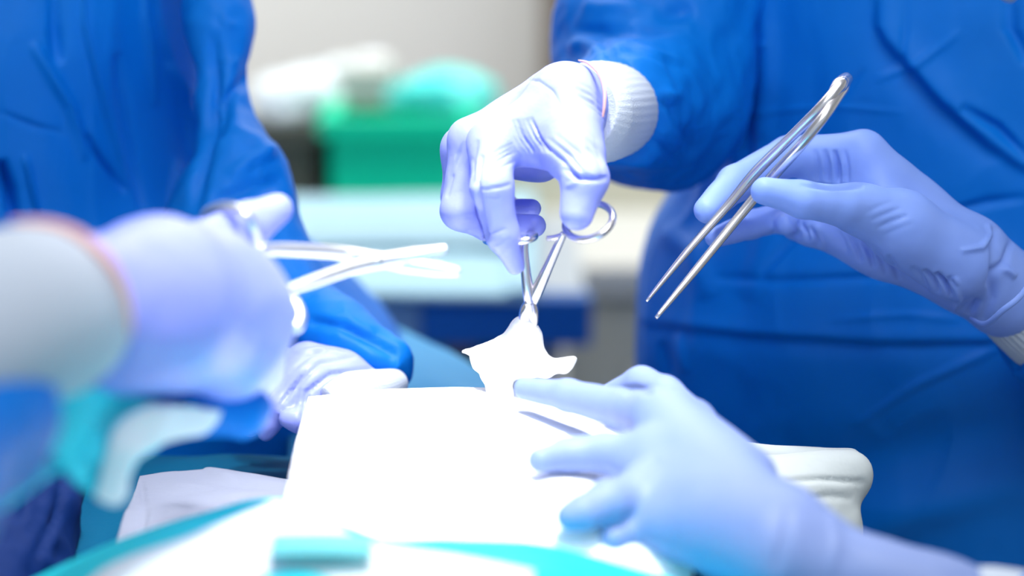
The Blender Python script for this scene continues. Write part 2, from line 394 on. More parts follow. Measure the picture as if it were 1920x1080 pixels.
# ------------------------------------------------------------------ hands
def hand(palm, fingers, h=.0012, k=.010, kf=.005, lines=(), amp=.0005, sc=70, seed=0, extra=None, rel=2):
    allp = [s_ for ch in palm+fingers for s_ in ch]
    f = Field(allp, h); D = f.blank()
    for ch in palm: f.chain(D, ch, k)
    out = D
    for ch in fingers:
        E = f.blank(); f.chain(E, ch, .003)
        out = np.minimum(out, smin(D, E, kf*1.6))
    V, Fc = f.mesh(out); V = relax(V, Fc, rel)
    if amp: V = fbm(V, normals(V, Fc), amp, sc, 2, seed=seed)
    if lines: V = folds(V, Fc, lines)
    return V, Fc
def SS(*l): return [S(*p) for p in l]
def fan(x0, y0, x1, y1, n, dx, dy, amp, wd, bend=4):
    """n parallel short creases"""
    return [([(x0+dx*i, y0+dy*i), ((x0+x1)/2+dx*i+bend, (y0+y1)/2+dy*i-bend), (x1+dx*i, y1+dy*i)], amp*(.6+.4*((i*7) % 3)), wd) for i in range(n)]

def person(label, loc): return thing('person', label, 'person', loc)
pa = person('person at right in a blue surgical gown holding a clamp and tweezers', (.28, 1.45, 0))
pb = person('person at left behind the table in a wide blue surgical gown, facing the table', (-.32, 1.5, 0))
pc = person('blurred person nearest the camera at left, gloved hand holding scissors', (-.45, .6, 0))
pd = person('person at lower right, only a blue gloved hand reaching over the white towel', (.35, .8, 0))

# --- hand with the clamp
palm = [SS((1078, 205, 1.15, 66), (1060, 190, 1.13, 74)), SS((1062, 200, 1.12, 68), (925, 272, 1.112, 42)), SS((1060, 184, 1.15, 68), (886, 262, 1.135, 40)),
        SS((1064, 190, 1.17, 60), (870, 276, 1.155, 38)), SS((1068, 200, 1.185, 52), (885, 302, 1.175, 34)), SS((1072, 230, 1.115, 56), (1074, 285, 1.095, 50)),
        SS((965, 268, 1.118, 38), (1055, 280, 1.105, 44)), SS((885, 305, 1.17, 34), (1010, 292, 1.17, 42), (1085, 240, 1.16, 50))]
fing = [SS((922, 268, 1.112, 42), (922, 352, 1.09, 39), (942, 440, 1.09, 31), (966, 498, 1.095, 17)),
        SS((884, 268, 1.135, 40), (865, 394, 1.125, 38), (915, 424, 1.135, 28), (1002, 424, 1.12, 22)),
        SS((868, 285, 1.155, 36), (860, 370, 1.158, 32), (925, 398, 1.165, 24), (997, 391, 1.15, 18)),
        SS((885, 308, 1.18, 31), (882, 365, 1.188, 26), (930, 385, 1.195, 20), (958, 384, 1.185, 16)),
        SS((1072, 250, 1.10, 53), (1080, 290, 1.09, 49), (1096, 335, 1.08, 45), (1082, 400, 1.074, 32))]
L1 = [([(905, 290), (893, 340), (900, 400), (915, 450)], -2.2, 5), ([(896, 262), (886, 300), (884, 350)], -1.2, 5), ([(870, 265), (850, 320), (838, 370)], -.9, 4),
      ([(856, 290), (848, 330)], .7, 4), ([(985, 150), (1010, 152), (1035, 170), (1055, 205)], -.9, 3),
      ([(1055, 315), (1085, 334), (1120, 336), (1140, 332)], -2.0, 5), ([(1060, 350), (1090, 338)], .6, 4),
      ([(900, 357), (940, 350), (960, 345)], -.9, 3), ([(905, 368), (940, 372)], -.6, 3), ([(912, 440), (950, 428)], -.7, 3), ([(920, 460), (960, 448)], -.5, 3),
      ([(930, 478), (958, 470)], -.4, 3)]
L1 += fan(950, 225, 985, 290, 6, 9, -1, -1.0, 3.2, -3) + fan(905, 300, 965, 268, 5, 1, 8, -.8, 3) + fan(1075, 150, 1130, 190, 4, 4, 14, -.7, 3.5)
L1 += fan(1040, 250, 1120, 330, 3, -14, 8, -.7, 4) + fan(1095, 240, 1130, 290, 3, 2, 18, -.6, 3)
g = mesh_obj('glove', *hand(palm, fing, .0009, .009, .005, [(p, a*1.25, w_*.9) for p, a, w_ in L1], .0004, 60, 1), GLOVE, pa)
tag(g, 'brightly lit lilac glove gripping the clamp')
def ringtube(c, ax, r, thick, m, parent, name, a0=0, a1=2*math.pi, n=48, ry=1.0):
    ax = np.array(ax, float); ax /= np.linalg.norm(ax); u = np.cross(ax, [0, 0, 1.]); u /= np.linalg.norm(u); v = np.cross(u, ax)
    pts = [c+r*(math.cos(a)*u+ry*math.sin(a)*v) for a in np.linspace(a0, a1, n)]
    return mesh_obj(name, *tube(pts, [thick]*n, 8, 1, cap=(a1-a0 < 6.2)), m, parent)
def cuff(spheres, parent, ribs=40, lbl=None, ra=.012):
    v = tube([s_[0] for s_ in spheres], [s_[1] for s_ in spheres], 160, 8, ribs, ra)
    return tag(mesh_obj('knit_cuff', *v, CUFF, parent), lbl)
cuff(SS((1165, 205, 1.25, 84), (1125, 210, 1.19, 96), (1104, 212, 1.16, 95), (1098, 212, 1.150, 90), (1090, 210, 1.146, 70)), pa, ra=.004)
pts = [Q(1085, 113, 1.14), Q(1100, 117, 1.126), Q(1113, 126, 1.116), Q(1124, 138, 1.108), Q(1131, 155, 1.102), Q(1134, 175, 1.098), Q(1133, 200, 1.095), Q(1130, 220, 1.094)]
mesh_obj('rolled_rim', *tube(pts, [.0004, .0007, .0010, .0011, .0009, .0007, .0006, .0004], 10, 6), RIM, g)

# --- hand with the tweezers
palm = [SS((1815, 492, 1.18, 82), (1885, 550, 1.19, 84)), SS((1800, 470, 1.18, 68), (1622, 290, 1.18, 40)), SS((1790, 490, 1.2, 60), (1595, 330, 1.2, 40)),
        SS((1790, 490, 1.16, 74), (1690, 425, 1.15, 62), (1605, 388, 1.14, 42)), SS((1790, 510, 1.19, 66), (1650, 455, 1.19, 58), (1530, 420, 1.2, 42)), SS((1700, 400, 1.19, 60), (1620, 360, 1.2, 45)), SS((1640, 345, 1.175, 46), (1545, 335, 1.19, 38))]
fing = [SS((1615, 288, 1.18, 40), (1480, 292, 1.19, 37), (1378, 345, 1.17, 34), (1326, 394, 1.15, 26)),
        SS((1620, 395, 1.14, 44), (1580, 385, 1.13, 38), (1505, 374, 1.12, 34), (1434, 358, 1.118, 27)),
        SS((1600, 345, 1.21, 36), (1500, 395, 1.21, 31), (1405, 422, 1.195, 26), (1340, 445, 1.17, 19)),
        SS((1590, 385, 1.23, 34), (1500, 408, 1.23, 28), (1450, 412, 1.215, 24), (1475, 420, 1.19, 22)),
        SS((1600, 430, 1.23, 32), (1520, 430, 1.23, 27), (1490, 425, 1.21, 23), (1530, 430, 1.19, 22))]
L2 = fan(1528, 280, 1535, 345, 4, 18, 0, -1.6, 5, 2) + fan(1480, 405, 1500, 445, 4, 18, 9, -1.3, 4.5, 2) + fan(1570, 430, 1590, 480, 5, 24, 12, -1.2, 4.5, 2)
L2 += fan(1710, 500, 1740, 545, 4, 22, 6, -2.0, 5, 3) + fan(1620, 400, 1680, 375, 4, 12, 14, -.4, 4, 2)
L2 += [([(1800, 470), (1840, 465), (1858, 440), (1852, 418)], 1.6, 5), ([(1862, 425), (1868, 480), (1860, 560), (1840, 600)], -2.2, 8), ([(1900, 440), (1885, 490), (1850, 540)], -1.5, 6),
       ([(1500, 346), (1560, 352), (1620, 350)], -1.5, 4), ([(1835, 560), (1815, 590)], -2, 6), ([(1790, 520), (1800, 560), (1790, 585)], 1.6, 6), ([(1880, 500), (1905, 520)], 1.5, 6)]
g = mesh_obj('glove', *hand(palm, fing, .0010, .010, .005, [(p, a*1.5, w_) for p, a, w_ in L2], .0005, 50, 5), GLOVEB, pa)
tag(g, 'blue lilac glove pinching the tweezers')
cuff(SS((1860, 530, 1.19, 70), (1905, 565, 1.195, 82), (1960, 605, 1.20, 92), (2020, 640, 1.21, 95)), pa)
pts = [Q(1925, 500, 1.155), Q(1925, 535, 1.13), Q(1908, 560, 1.12), Q(1880, 582, 1.12), Q(1855, 604, 1.13), Q(1838, 606, 1.15), Q(1820, 596, 1.17)]
mesh_obj('rolled_rim', *tube(pts, [.0008, .0013, .0015, .0015, .0015, .0012, .0008], 10, 6), GLOVEB, g)

# --- gown of the person at right
tor = loft([(-1250, 1720, 2150, 1.50, .06), (-1000, 1480, 2400, 1.50, .10), (-700, 1380, 2480, 1.48, .14), (-300, 1310, 2560, 1.46, .16), (0, 1292, 2600, 1.45, .165), (200, 1300, 2600, 1.45, .165), (340, 1286, 2600, 1.45, .165),
            (430, 1240, 2600, 1.45, .17), (520, 1212, 2620, 1.45, .175), (620, 1205, 2620, 1.45, .175), (800, 1208, 2620, 1.45, .17), (1100, 1225, 2600, 1.46, .165), (1600, 1200, 2600, 1.47, .17), (2600, 1150, 2650, 1.48, .18), (4250, 1100, 2700, 1.5, .19)], 800)
V, Fc = tor
V = fbm(V, normals(V, Fc), .006, 7, 3, (1, 1, .6), 3)
V = fbm(V, normals(V, Fc), .0016, 20, 2, (1, 1, .6), 9, True)
LA = [([(1312, -50), (1322, 150), (1340, 330)], -14, 22), ([(1355, -50), (1360, 150), (1375, 330)], 5, 16), ([(1395, -50), (1390, 120), (1400, 330)], -5, 14), ([(1435, -40), (1440, 150), (1425, 260)], 4, 20),
      ([(1600, -40), (1660, 80), (1760, 190), (1850, 270), (1940, 330)], 5, 8, 1), ([(1400, 215), (1480, 205), (1560, 198), (1700, 212)], 1.2, 4),
      ([(1340, 520), (1450, 527), (1640, 520), (1760, 508)], -3, 7), ([(1195, 605), (1400, 628), (1640, 642), (1950, 642)], 2.6, 5, 1),
      ([(1425, 520), (1460, 480), (1500, 435)], -2.5, 6), ([(1600, 800), (1720, 720), (1900, 640)], 2, 8), ([(1240, 640), (1255, 720)], -3, 9), ([(1270, 620), (1285, 700)], 2.5, 8),
      ([(1395, 95), (1450, 80)], 1.5, 5), ([(1640, 150), (1720, 120), (1800, 60)], 2, 7), ([(1700, 30), (1690, 120), (1740, 170)], -2, 8), ([(1560, 200), (1620, 130)], -1.6, 6),
      ([(1800, 200), (1870, 240), (1930, 300)], -5, 9), ([(1850, 0), (1900, 60), (1930, 120)], -5, 12), ([(1240, 430), (1300, 470), (1330, 560)], 4, 20), ([(1700, 420), (1850, 380), (1930, 370)], -3, 8),
      ([(1550, 600), (1700, 590), (1800, 600)], 1.5, 6), ([(1450, 900), (1700, 850), (1930, 800)], -9, 60), ([(1500, 1050), (1700, 960), (1930, 900)], 7, 40), ([(1430, 330), (1440, 450), (1400, 560)], 3, 30)]
tor = (folds(V, Fc, LA), Fc)
def sleeve(chains, h=.0028, k=.03, amp=.005, sc=14, seed=0, lines=(), k2=.01):
    f = Field([s_ for c in chains for s_ in c], h, .02); D = f.blank()
    for c in chains: f.chain(D, c, k)
    V, Fc = f.mesh(D); V = relax(V, Fc, 2); N = normals(V, Fc)
    V = fbm(V, N, amp, sc, 3, seed=seed); V = fbm(V, normals(V, Fc), amp*.22, sc*3.2, 2, seed=seed+3, ridged=True)
    return folds(V, Fc, lines), Fc
LSA = [([(1075, 60), (1150, 55), (1290, 50)], -6, 11), ([(1100, 100), (1180, 85), (1280, 120)], 3, 8), ([(1120, 65), (1150, 110), (1200, 160)], -4, 8), ([(1060, 95), (1090, 80), (1130, 90)], 3.5, 12),
       ([(1200, 150), (1260, 200), (1300, 290)], -3.5, 9), ([(1195, 235), (1240, 270), (1290, 320)], -3, 8), ([(1210, 180), (1280, 180)], 3, 9), ([(1150, 300), (1220, 310), (1290, 300)], 2, 10), ([(1230, 30), (1300, 20)], -5, 14), ([(1090, 10), (1200, 15)], 3, 12)]
slA = sleeve([SS((1170, 205, 1.24, 112), (1225, 178, 1.33, 150), (1232, 60, 1.36, 170), (1380, -300, 1.42, 230), (1620, -820, 1.47, 260))], seed=2, lines=LSA)
slB = sleeve([SS((1990, 640, 1.21, 118), (2140, 720, 1.26, 170), (2400, 700, 1.36, 230), (2520, 200, 1.42, 250), (2380, -600, 1.47, 260))], seed=6, lines=[([(1900, 650), (1905, 700)], -4, 8)])
mesh_obj('surgical_gown', *join([tor, slA, slB]), GOWN, pa)
v = patch([[(1868, -60, 1.255), (1890, -62, 1.25), (1915, -60, 1.25)], [(1872, -10, 1.25), (1892, -6, 1.245), (1912, -12, 1.245)], [(1880, 2, 1.262), (1895, 6, 1.262), (1905, 0, 1.262)]], 6, .001)
tag(mesh_obj('gown_tie', *v, CUFF, pa), 'white tie end on the chest')

# --- person at left behind
V, Fc = loft([(-1250, -420, 120, 1.52, .06), (-1000, -700, 300, 1.52, .10), (-700, -800, 380, 1.5, .14), (-300, -820, 400, 1.48, .16), (0, -820, 415, 1.47, .165), (200, -820, 415, 1.47, .165), (340, -820, 440, 1.47, .165), (430, -830, 500, 1.46, .165),
              (500, -840, 600, 1.46, .165), (560, -850, 665, 1.46, .165), (640, -850, 740, 1.45, .165), (740, -860, 760, 1.45, .16), (1000, -860, 700, 1.45, .155), (1600, -860, 620, 1.47, .16), (2600, -860, 620, 1.48, .17), (4250, -900, 640, 1.5, .19)], 800)
V = fbm(V, normals(V, Fc), .005, 7, 3, (1, 1, .5), 13)
V = fbm(V, normals(V, Fc), .0016, 20, 2, (1.3, 1, .35), 19, True)
LB = [(p, a*1.9, w_*.6) for p, a, w_ in [([(140, -30), (165, 90), (200, 230), (240, 360)], 3, 6), ([(257, -30), (278, 100), (290, 200)], 3, 5), ([(280, -30), (320, 130), (365, 270)], 2.5, 6), ([(160, 250), (200, 310), (235, 360)], -3.5, 8),
      ([(60, 80), (130, 200), (160, 300)], 2.5, 16), ([(0, 210), (60, 235), (120, 250)], -1.5, 6), ([(0, 300), (20, 360), (30, 420)], -8, 16), ([(45, 290), (70, 400)], 3, 8), ([(310, 120), (350, 200), (360, 300)], 3, 10),
      ([(220, 100), (240, 250), (270, 400)], -3, 14), ([(330, 300), (320, 420)], 3, 10), ([(100, 0), (110, 120)], -3, 20), ([(375, 140), (390, 165)], 1.5, 5)]]
V = folds(V, Fc, LB)
LSB = [([(400, 60), (403, 180), (385, 280), (362, 400)], -7, 12), ([(470, 140), (430, 180), (405, 260)], -6, 11), ([(415, 20), (425, 45), (445, 50)], 2.5, 5), ([(430, 330), (470, 300), (520, 275)], 4, 11), ([(400, 380), (470, 350), (530, 340)], -5, 12),
       ([(440, 240), (480, 260), (510, 300)], 3, 9), ([(430, 120), (450, 110)], 2, 6), ([(570, 600), (640, 612), (700, 640), (755, 675)], -4, 9), ([(640, 560), (660, 600)], 1.5, 4), ([(690, 610), (700, 640)], 1.5, 4), ([(750, 660), (740, 700), (730, 720)], 2.5, 6)]
arm1 = sleeve([SS((250, -620, 1.46, 230), (385, -200, 1.38, 75), (412, 50, 1.33, 50), (422, 200, 1.31, 44), (452, 330, 1.29, 84), (440, 430, 1.28, 112)), SS((440, 440, 1.28, 112), (500, 540, 1.26, 88), (640, 640, 1.22, 64), (704, 684, 1.20, 40)), SS((680, 650, 1.21, 32), (736, 668, 1.20, 12), (744, 704, 1.20, 10))], .0024, .02, .004, 14, 21, LSB)
mesh_obj('surgical_gown', *join([(V, Fc), arm1]), GOWN, pb)
palm = [SS((705, 735, 1.175, 36), (640, 728, 1.17, 56), (585, 722, 1.165, 62)), SS((640, 700, 1.18, 40), (575, 690, 1.18, 50)), SS((640, 750, 1.17, 40), (570, 745, 1.16, 42))]
fing = [SS((575, 685, 1.19, 34), (520, 680, 1.2, 30), (480, 720, 1.2, 24), (470, 760, 1.2, 20)), SS((570, 705, 1.18, 34), (505, 710, 1.18, 29), (465, 750, 1.18, 24), (458, 785, 1.18, 20)),
        SS((565, 730, 1.17, 33), (505, 735, 1.165, 28), (478, 775, 1.16, 23), (470, 800, 1.16, 19)), SS((568, 755, 1.16, 28), (525, 765, 1.15, 24), (505, 795, 1.15, 20), (498, 812, 1.15, 16)),
        SS((640, 750, 1.165, 34), (590, 780, 1.15, 26), (560, 790, 1.14, 22), (540, 785, 1.14, 18))]
L3 = [([(565, 790), (575, 735), (620, 700), (700, 690)], -2.2, 4), ([(550, 770), (560, 720), (600, 680), (670, 668)], -1.4, 4), ([(540, 700), (580, 665), (640, 650)], -1.2, 4), ([(548, 660), (600, 655), (650, 665)], 1.2, 4),
      ([(680, 715), (690, 700), (720, 705)], -1.0, 4)] + fan(540, 745, 575, 690, 5, -5, 6, -.9, 3, -6)
tag(mesh_obj('glove', *hand(palm, fing, .0011, .010, .005, L3, .0006, 60, 8), GLOVE, pb), 'lilac glove resting behind the white towel')
cuff(SS((742, 718, 1.185, 26), (705, 732, 1.165, 40), (660, 742, 1.15, 46), (618, 760, 1.143, 34)), pb, ra=.004)

# --- foreground hand with scissors
palm = [SS((175, 575, .835, 138), (300, 560, .86, 125), (390, 560, .89, 108)), SS((300, 510, .87, 85), (430, 530, .91, 72)), SS((230, 630, .84, 100), (400, 640, .89, 92)), SS((380, 560, .89, 100), (440, 600, .91, 92), (430, 650, .90, 84))]
fing = [SS((430, 520, .92, 62), (485, 565, .945, 50), (500, 640, .98, 40), (450, 680, 1.0, 34)),
        SS((445, 590, .915, 66), (492, 630, .935, 52), (490, 700, .97, 40), (430, 720, .99, 34)),
        SS((445, 650, .905, 60), (485, 680, .925, 48), (478, 720, .96, 36), (420, 725, .98, 30)),
        SS((415, 680, .90, 54), (455, 705, .915, 42), (450, 730, .94, 32), (400, 735, .95, 26)),
        SS((330, 490, .90, 62), (385, 455, .94, 44), (465, 422, .985, 44), (520, 392, 1.0, 31))]
L4 = [([(180, 470), (260, 560), (260, 680)], 1.5, 30)]
g = mesh_obj('glove', *hand(palm, fing, .0015, .016, .006, L4, .0007, 40, 15, rel=3), GLOVE, pc)
cuff(SS((-260, 700, .70, 170), (-60, 620, .74, 166), (40, 592, .775, 168), (84, 590, .80, 160), (130, 585, .83, 130)), pc, 60)
pts = [Q(20, 415, .79), Q(90, 420, .79), (Q(150, 442, .79)), Q(205, 490, .785), Q(238, 560, .785), Q(246, 630, .785)]
mesh_obj('rolled_rim', *tube(pts, [.0006, .0016, .0020, .0018, .0012, .0005], 10, 6), RIM, g)
mesh_obj('surgical_gown', *sleeve([SS((-52, 775, .74, 165), (-350, 950, .66, 240), (-900, 900, .55, 300)), SS((-60, 820, .76, 60), (190, 740, .87, 34), (320, 748, .895, 46), (455, 768, .905, 60))], .004, .03, .004, 12, 31), GOWN, pc)

# --- hand at lower right
palm = [SS((1462, 1000, .90, 80), (1245, 786, .985, 54)), SS((1455, 1015, .895, 80), (1225, 868, .965, 50)), SS((1450, 1030, .89, 80), (1215, 928, .945, 48)), SS((1460, 1050, .89, 70), (1265, 990, .925, 46)),
        SS((1462, 1015, .90, 80), (1560, 1072, .89, 74), (1660, 1098, .885, 70), (1760, 1118, .88, 66), (1820, 1130, .875, 62)), SS((1400, 900, .95, 60), (1285, 795, 1.0, 50))]
fing = [SS((1240, 785, .985, 52), (1160, 765, 1.02, 38), (1065, 742, 1.045, 30), (984, 728, 1.065, 22)),
        SS((1222, 868, .965, 48), (1135, 848, .975, 38), (1062, 852, .975, 33), (1014, 862, .965, 25)),
        SS((1215, 930, .945, 47), (1140, 940, .925, 41), (1092, 960, .917, 33), (1070, 968, .915, 28)),
        SS((1265, 992, .925, 46), (1205, 985, .93, 38), (1165, 1000, .925, 30), (1150, 1010, .92, 26)),
        SS((1300, 800, 1.01, 46), (1245, 745, 1.04, 40), (1204, 722, 1.055, 35), (1150, 742, 1.065, 26))]
L5 = [([(1165, 735), (1190, 728), (1225, 735)], -2.0, 7), ([(1120, 790), (1150, 805), (1190, 800)], -1.5, 9), ([(1560, 960), (1570, 1020), (1560, 1075)], 1, 8), ([(1480, 950), (1470, 1020), (1450, 1075)], -1, 10), ([(1180, 900), (1240, 860)], -1, 10)]
g = mesh_obj('glove', *hand(palm, fing, .0013, .013, .006, L5, .0005, 40, 25), mat('nitrile_dimmed', (.20, .27, .53), .5, spec=.3, sss=.06, bump=((60, .3, .002, (1, 1, 1)),)), pd)  # same glove, base colour darkened to stand for weaker light
cuff(SS((1780, 1125, .88, 58), (1850, 1136, .875, 74), (1930, 1156, .87, 82), (2010, 1180, .865, 84)), pd)
mesh_obj('surgical_gown', *sleeve([SS((1990, 1165, .865, 108), (2200, 1260, .83, 150), (2700, 1300, .72, 240))], .004, .03, .004, 12, 41), GOWN, pd)

# ------------------------------------------------------------------ instruments
def strip(pts, wd, th, m, parent, name='arm', k=8):
    """a bar of elliptic section: width px-scaled"""
    P_ = [Q(*p[:3]) for p in pts]
    V, Fc = tube(P_, wd, 14, k)
    return mesh_obj(name, V, Fc, m, parent)
def ellipse(c, a, b, n=40):             # c world, a,b world half axes vectors
    return [c+math.cos(t)*a+math.sin(t)*b for t in np.linspace(0, 2*math.pi, n)]
cl = thing('surgical_clamp', 'polished steel locking clamp held upright over the gauze', 'clamp', tuple(Q(988, 600, 1.105)))
c = (Q(1060, 436, 1.09)+Q(1147, 396, 1.085))/2
A = (Q(1146, 398, 1.085)-Q(1062, 434, 1.09))/2; B = Q(c[0]*0+1101, 415, 1.06)-Q(1108, 440, 1.085); 
c = Q(1104, 415, 1.083); B = np.array(Q(1090, 387, 1.10))-c
a1 = strip([(1057, 438, 1.09), (1047, 458, 1.092), (1028, 500, 1.096), (1006, 548, 1.10), (988, 582, 1.103), (984, 604, 1.104), (983, 625, 1.105)], [.0016, .0020, .0024, .0030, .0034, .0028, .0022], 0, STEEL, cl)
mesh_obj('finger_ring', *tube(ellipse(c, A, B), [.0017]*40, 12, 1, cap=False), STEEL, a1)
a2 = strip([(985, 448, 1.10), (983, 470, 1.10), (986, 510, 1.10), (991, 550, 1.10), (998, 582, 1.102), (999, 604, 1.104), (992, 625, 1.105)], [.0016, .0020, .0024, .0028, .0032, .0027, .0022], 0, STEEL, cl)
c2 = Q(956, 446, 1.115); A2 = Q(1003, 442, 1.10)-c2; B2 = Q(957, 455, 1.093)-c2
mesh_obj('finger_ring', *tube(ellipse(c2, A2, B2), [.0017]*40, 12, 1, cap=False), STEEL, a2)
rt = [tube([Q(1058, 441, 1.09), Q(1043, 445, 1.092), Q(1026, 447, 1.094)], [.0016, .0014, .0012], 10, 4)]
for i in range(4): rt.append(tube([Q(1029+6*i, 449, 1.092), Q(1029+6*i, 452, 1.092)], [.0006, .0004], 6, 1))
mesh_obj('ratchet', *join(rt), STEEL, a1)
mesh_obj('ratchet', *tube([Q(985, 452, 1.10), Q(994, 448, 1.099), Q(1004, 444, 1.098)], [.0016, .0014, .001], 10, 4), STEEL, a2)
mesh_obj('pivot_screw', *tube([Q(991, 568, 1.098), Q(991, 568, 1.106)], [.0018, .0018], 20, 1), STEEL, cl)

sc_ = thing('surgical_scissors', 'blurred bright steel scissors in the foreground hand, blades pointing right', 'scissors', tuple(Q(700, 490, 1.0)))
b1 = strip([(484, 468, .957), (540, 468, .975), (640, 474, 1.0), (700, 484, 1.0), (760, 494, 1.0), (820, 504, 1.0), (862, 510, 1.0)], [.0022, .0028, .0030, .0032, .0040, .0032, .0018], 0, STEELP, sc_, 'blade')
c = Q(435, 428, .99)
pts = [Q(478, 462, .957), Q(474, 430, .948), Q(458, 402, .945), (Q(430, 390, .955)), Q(402, 393, .975), Q(386, 408, 1.0), Q(400, 440, 1.03), Q(440, 465, 1.01), Q(478, 466, .957)]
mesh_obj('finger_ring', *tube(pts, [.0026]*9, 14, 8), STEELP, b1)
b2 = strip([(535, 545, .96), (590, 526, .97), (660, 502, .985), (720, 488, .995), (780, 478, 1.0), (838, 466, 1.0)], [.0020, .0026, .0028, .0034, .0034, .0016], 0, STEELP, sc_, 'blade')
pts = [Q(530, 545, .96), Q(550, 565, .955), Q(562, 590, .95), Q(556, 612, .945), Q(535, 612, .945), Q(505, 590, .95), Q(490, 560, .955), Q(505, 545, .96), Q(530, 545, .96)]
mesh_obj('finger_ring', *tube(pts, [.0026]*9, 14, 8), STEELP, b2)
mesh_obj('pivot_screw', *tube([Q(705, 490, .99), Q(705, 490, 1.006)], [.0030, .0030], 20, 1), STEELP, sc_)

tw = thing('tweezers', 'long steel tweezers held slanting in the right hand glove', 'tweezers', tuple(Q(1400, 380, 1.11)))
def tine(pts, wd, th):
    P_ = [Q(*p) for p in pts]; V, Fc = tube(P_, wd, 16, 8); return V, Fc
mesh_obj('tine', *tine([(1583, 150, 1.135), (1575, 160, 1.13), (1540, 200, 1.125), (1490, 250, 1.13), (1418, 322, 1.138), (1365, 385, 1.138), (1290, 470, 1.13), (1212, 565, 1.12)], [.0016, .0028, .0026, .0025, .0027, .0022, .0018, .0007], 0), STEEL, tw)
mesh_obj('tine', *tine([(1588, 154, 1.14), (1580, 168, 1.135), (1548, 214, 1.12), (1505, 268, 1.12), (1448, 332, 1.132), (1395, 395, 1.132), (1310, 500, 1.12), (1230, 596, 1.105)], [.0016, .0028, .0026, .0026, .0028, .0024, .0020, .0009], 0), STEEL, tw)
mesh_obj('joint', *tine([(1556, 183, 1.128), (1574, 160, 1.132), (1588, 147, 1.14)], [.0020, .0038, .0030], 0), STEEL, tw)

# ------------------------------------------------------------------ cloth on the table
gz = [SS((982, 612, 1.105, 16), (982, 626, 1.105, 31), (972, 655, 1.11, 36), (948, 685, 1.11, 30), (934, 712, 1.10, 22), (938, 742, 1.10, 26)), SS((980, 640, 1.11, 32), (990, 668, 1.10, 32), (1022, 688, 1.095, 17), (1058, 685, 1.09, 12), (1077, 673, 1.09, 6)), SS((975, 675, 1.105, 30), (1030, 692, 1.095, 10)), SS((940, 660, 1.115, 26), (905, 668, 1.12, 12)), SS((890, 668, 1.118, 9), (900, 680, 1.115, 13), (925, 707, 1.11, 16), (935, 735, 1.105, 18)),
      SS((965, 650, 1.115, 28), (915, 660, 1.12, 15), (868, 659, 1.125, 4)), SS((960, 670, 1.11, 34), (1000, 680, 1.10, 22)), SS((940, 690, 1.11, 25), (915, 705, 1.11, 8))]
f = Field([s_ for c_ in gz for s_ in c_], .0009); D = f.blank()
for c_ in gz: f.chain(D, c_, .004)
V, Fc = f.mesh(D); V = relax(V, Fc, 1)
V = fbm(V, normals(V, Fc), .0005, 120, 3); V = folds(V, Fc, [([(980, 640), (960, 670), (940, 720)], -1.5, 5), ([(990, 650), (1010, 680), (1050, 690)], -1.5, 5), ([(960, 650), (900, 665)], -1, 4), ([(970, 615), (985, 640)], -1, 4)])
tag(mesh_obj('gauze_swab', V, Fc, GAUZE), 'small crumpled white gauze swab hanging from the clamp tips', 'gauze')

rows = []
for (dy, Yv, o) in ((0, 1.125, 0), (1, 1.06, 0), (2, .99, 0), (3, .935, 0), (4, .915, 0)):
    L = [(578, 742), (562, 795), (546, 870), (534, 935), (520, 1000)][dy]
    M = [[(680, 730), (800, 728), (930, 728), (1080, 742)], [(670, 780), (800, 778), (950, 778), (1100, 800)], [(655, 850), (800, 848), (980, 858), (1130, 880)], [(650, 935), (800, 932), (1000, 945), (1160, 970)], [(640, 1002), (800, 1010), (1000, 1020), (1180, 1035)]][dy]
    R = [(1240, 775), (1270, 835), (1290, 900), (1300, 970), (1300, 1110)][dy]
    rows.append([(*L, Yv)]+[(*m_, Yv) for m_ in M]+[(*R, Yv)])
bot = [(p[0]+2, p[1]+30, .91) for p in rows[-1]]
top = [(p[0]+2, p[1]+24, 1.135) for p in rows[0]]
LT = [([(880, 800), (870, 900), (900, 960)], -1.6, 14), ([(1020, 830), (1000, 900), (1010, 980)], -2, 18), ([(700, 1008), (715, 1018), (735, 1008)], 2, 7)]
tag(mesh_obj('surgical_towel', *patch([top]+rows+[bot], 14, .006, LT, .0018, 9), WHITE), 'brightly lit white towel covering the middle of the patient', 'towel')
# folded towel at right, thick rounded end
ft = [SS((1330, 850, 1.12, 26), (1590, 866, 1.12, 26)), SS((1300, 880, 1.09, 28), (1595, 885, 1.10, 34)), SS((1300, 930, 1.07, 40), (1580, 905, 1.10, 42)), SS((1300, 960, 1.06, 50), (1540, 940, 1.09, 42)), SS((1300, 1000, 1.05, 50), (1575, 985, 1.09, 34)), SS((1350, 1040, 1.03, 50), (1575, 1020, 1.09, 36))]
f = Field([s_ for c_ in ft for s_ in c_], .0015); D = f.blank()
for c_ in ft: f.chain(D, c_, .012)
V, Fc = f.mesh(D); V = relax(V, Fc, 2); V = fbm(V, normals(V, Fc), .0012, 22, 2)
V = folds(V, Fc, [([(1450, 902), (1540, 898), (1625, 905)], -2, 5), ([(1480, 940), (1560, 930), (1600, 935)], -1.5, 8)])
tag(mesh_obj('rolled_towel', V, Fc, mat('towel_offwhite', (.42, .46, .47), .95, bump=((30, .4, .008, (1, 1, 1)),))), 'off white rolled towel sticking out right of the lower gloved hand', 'towel')
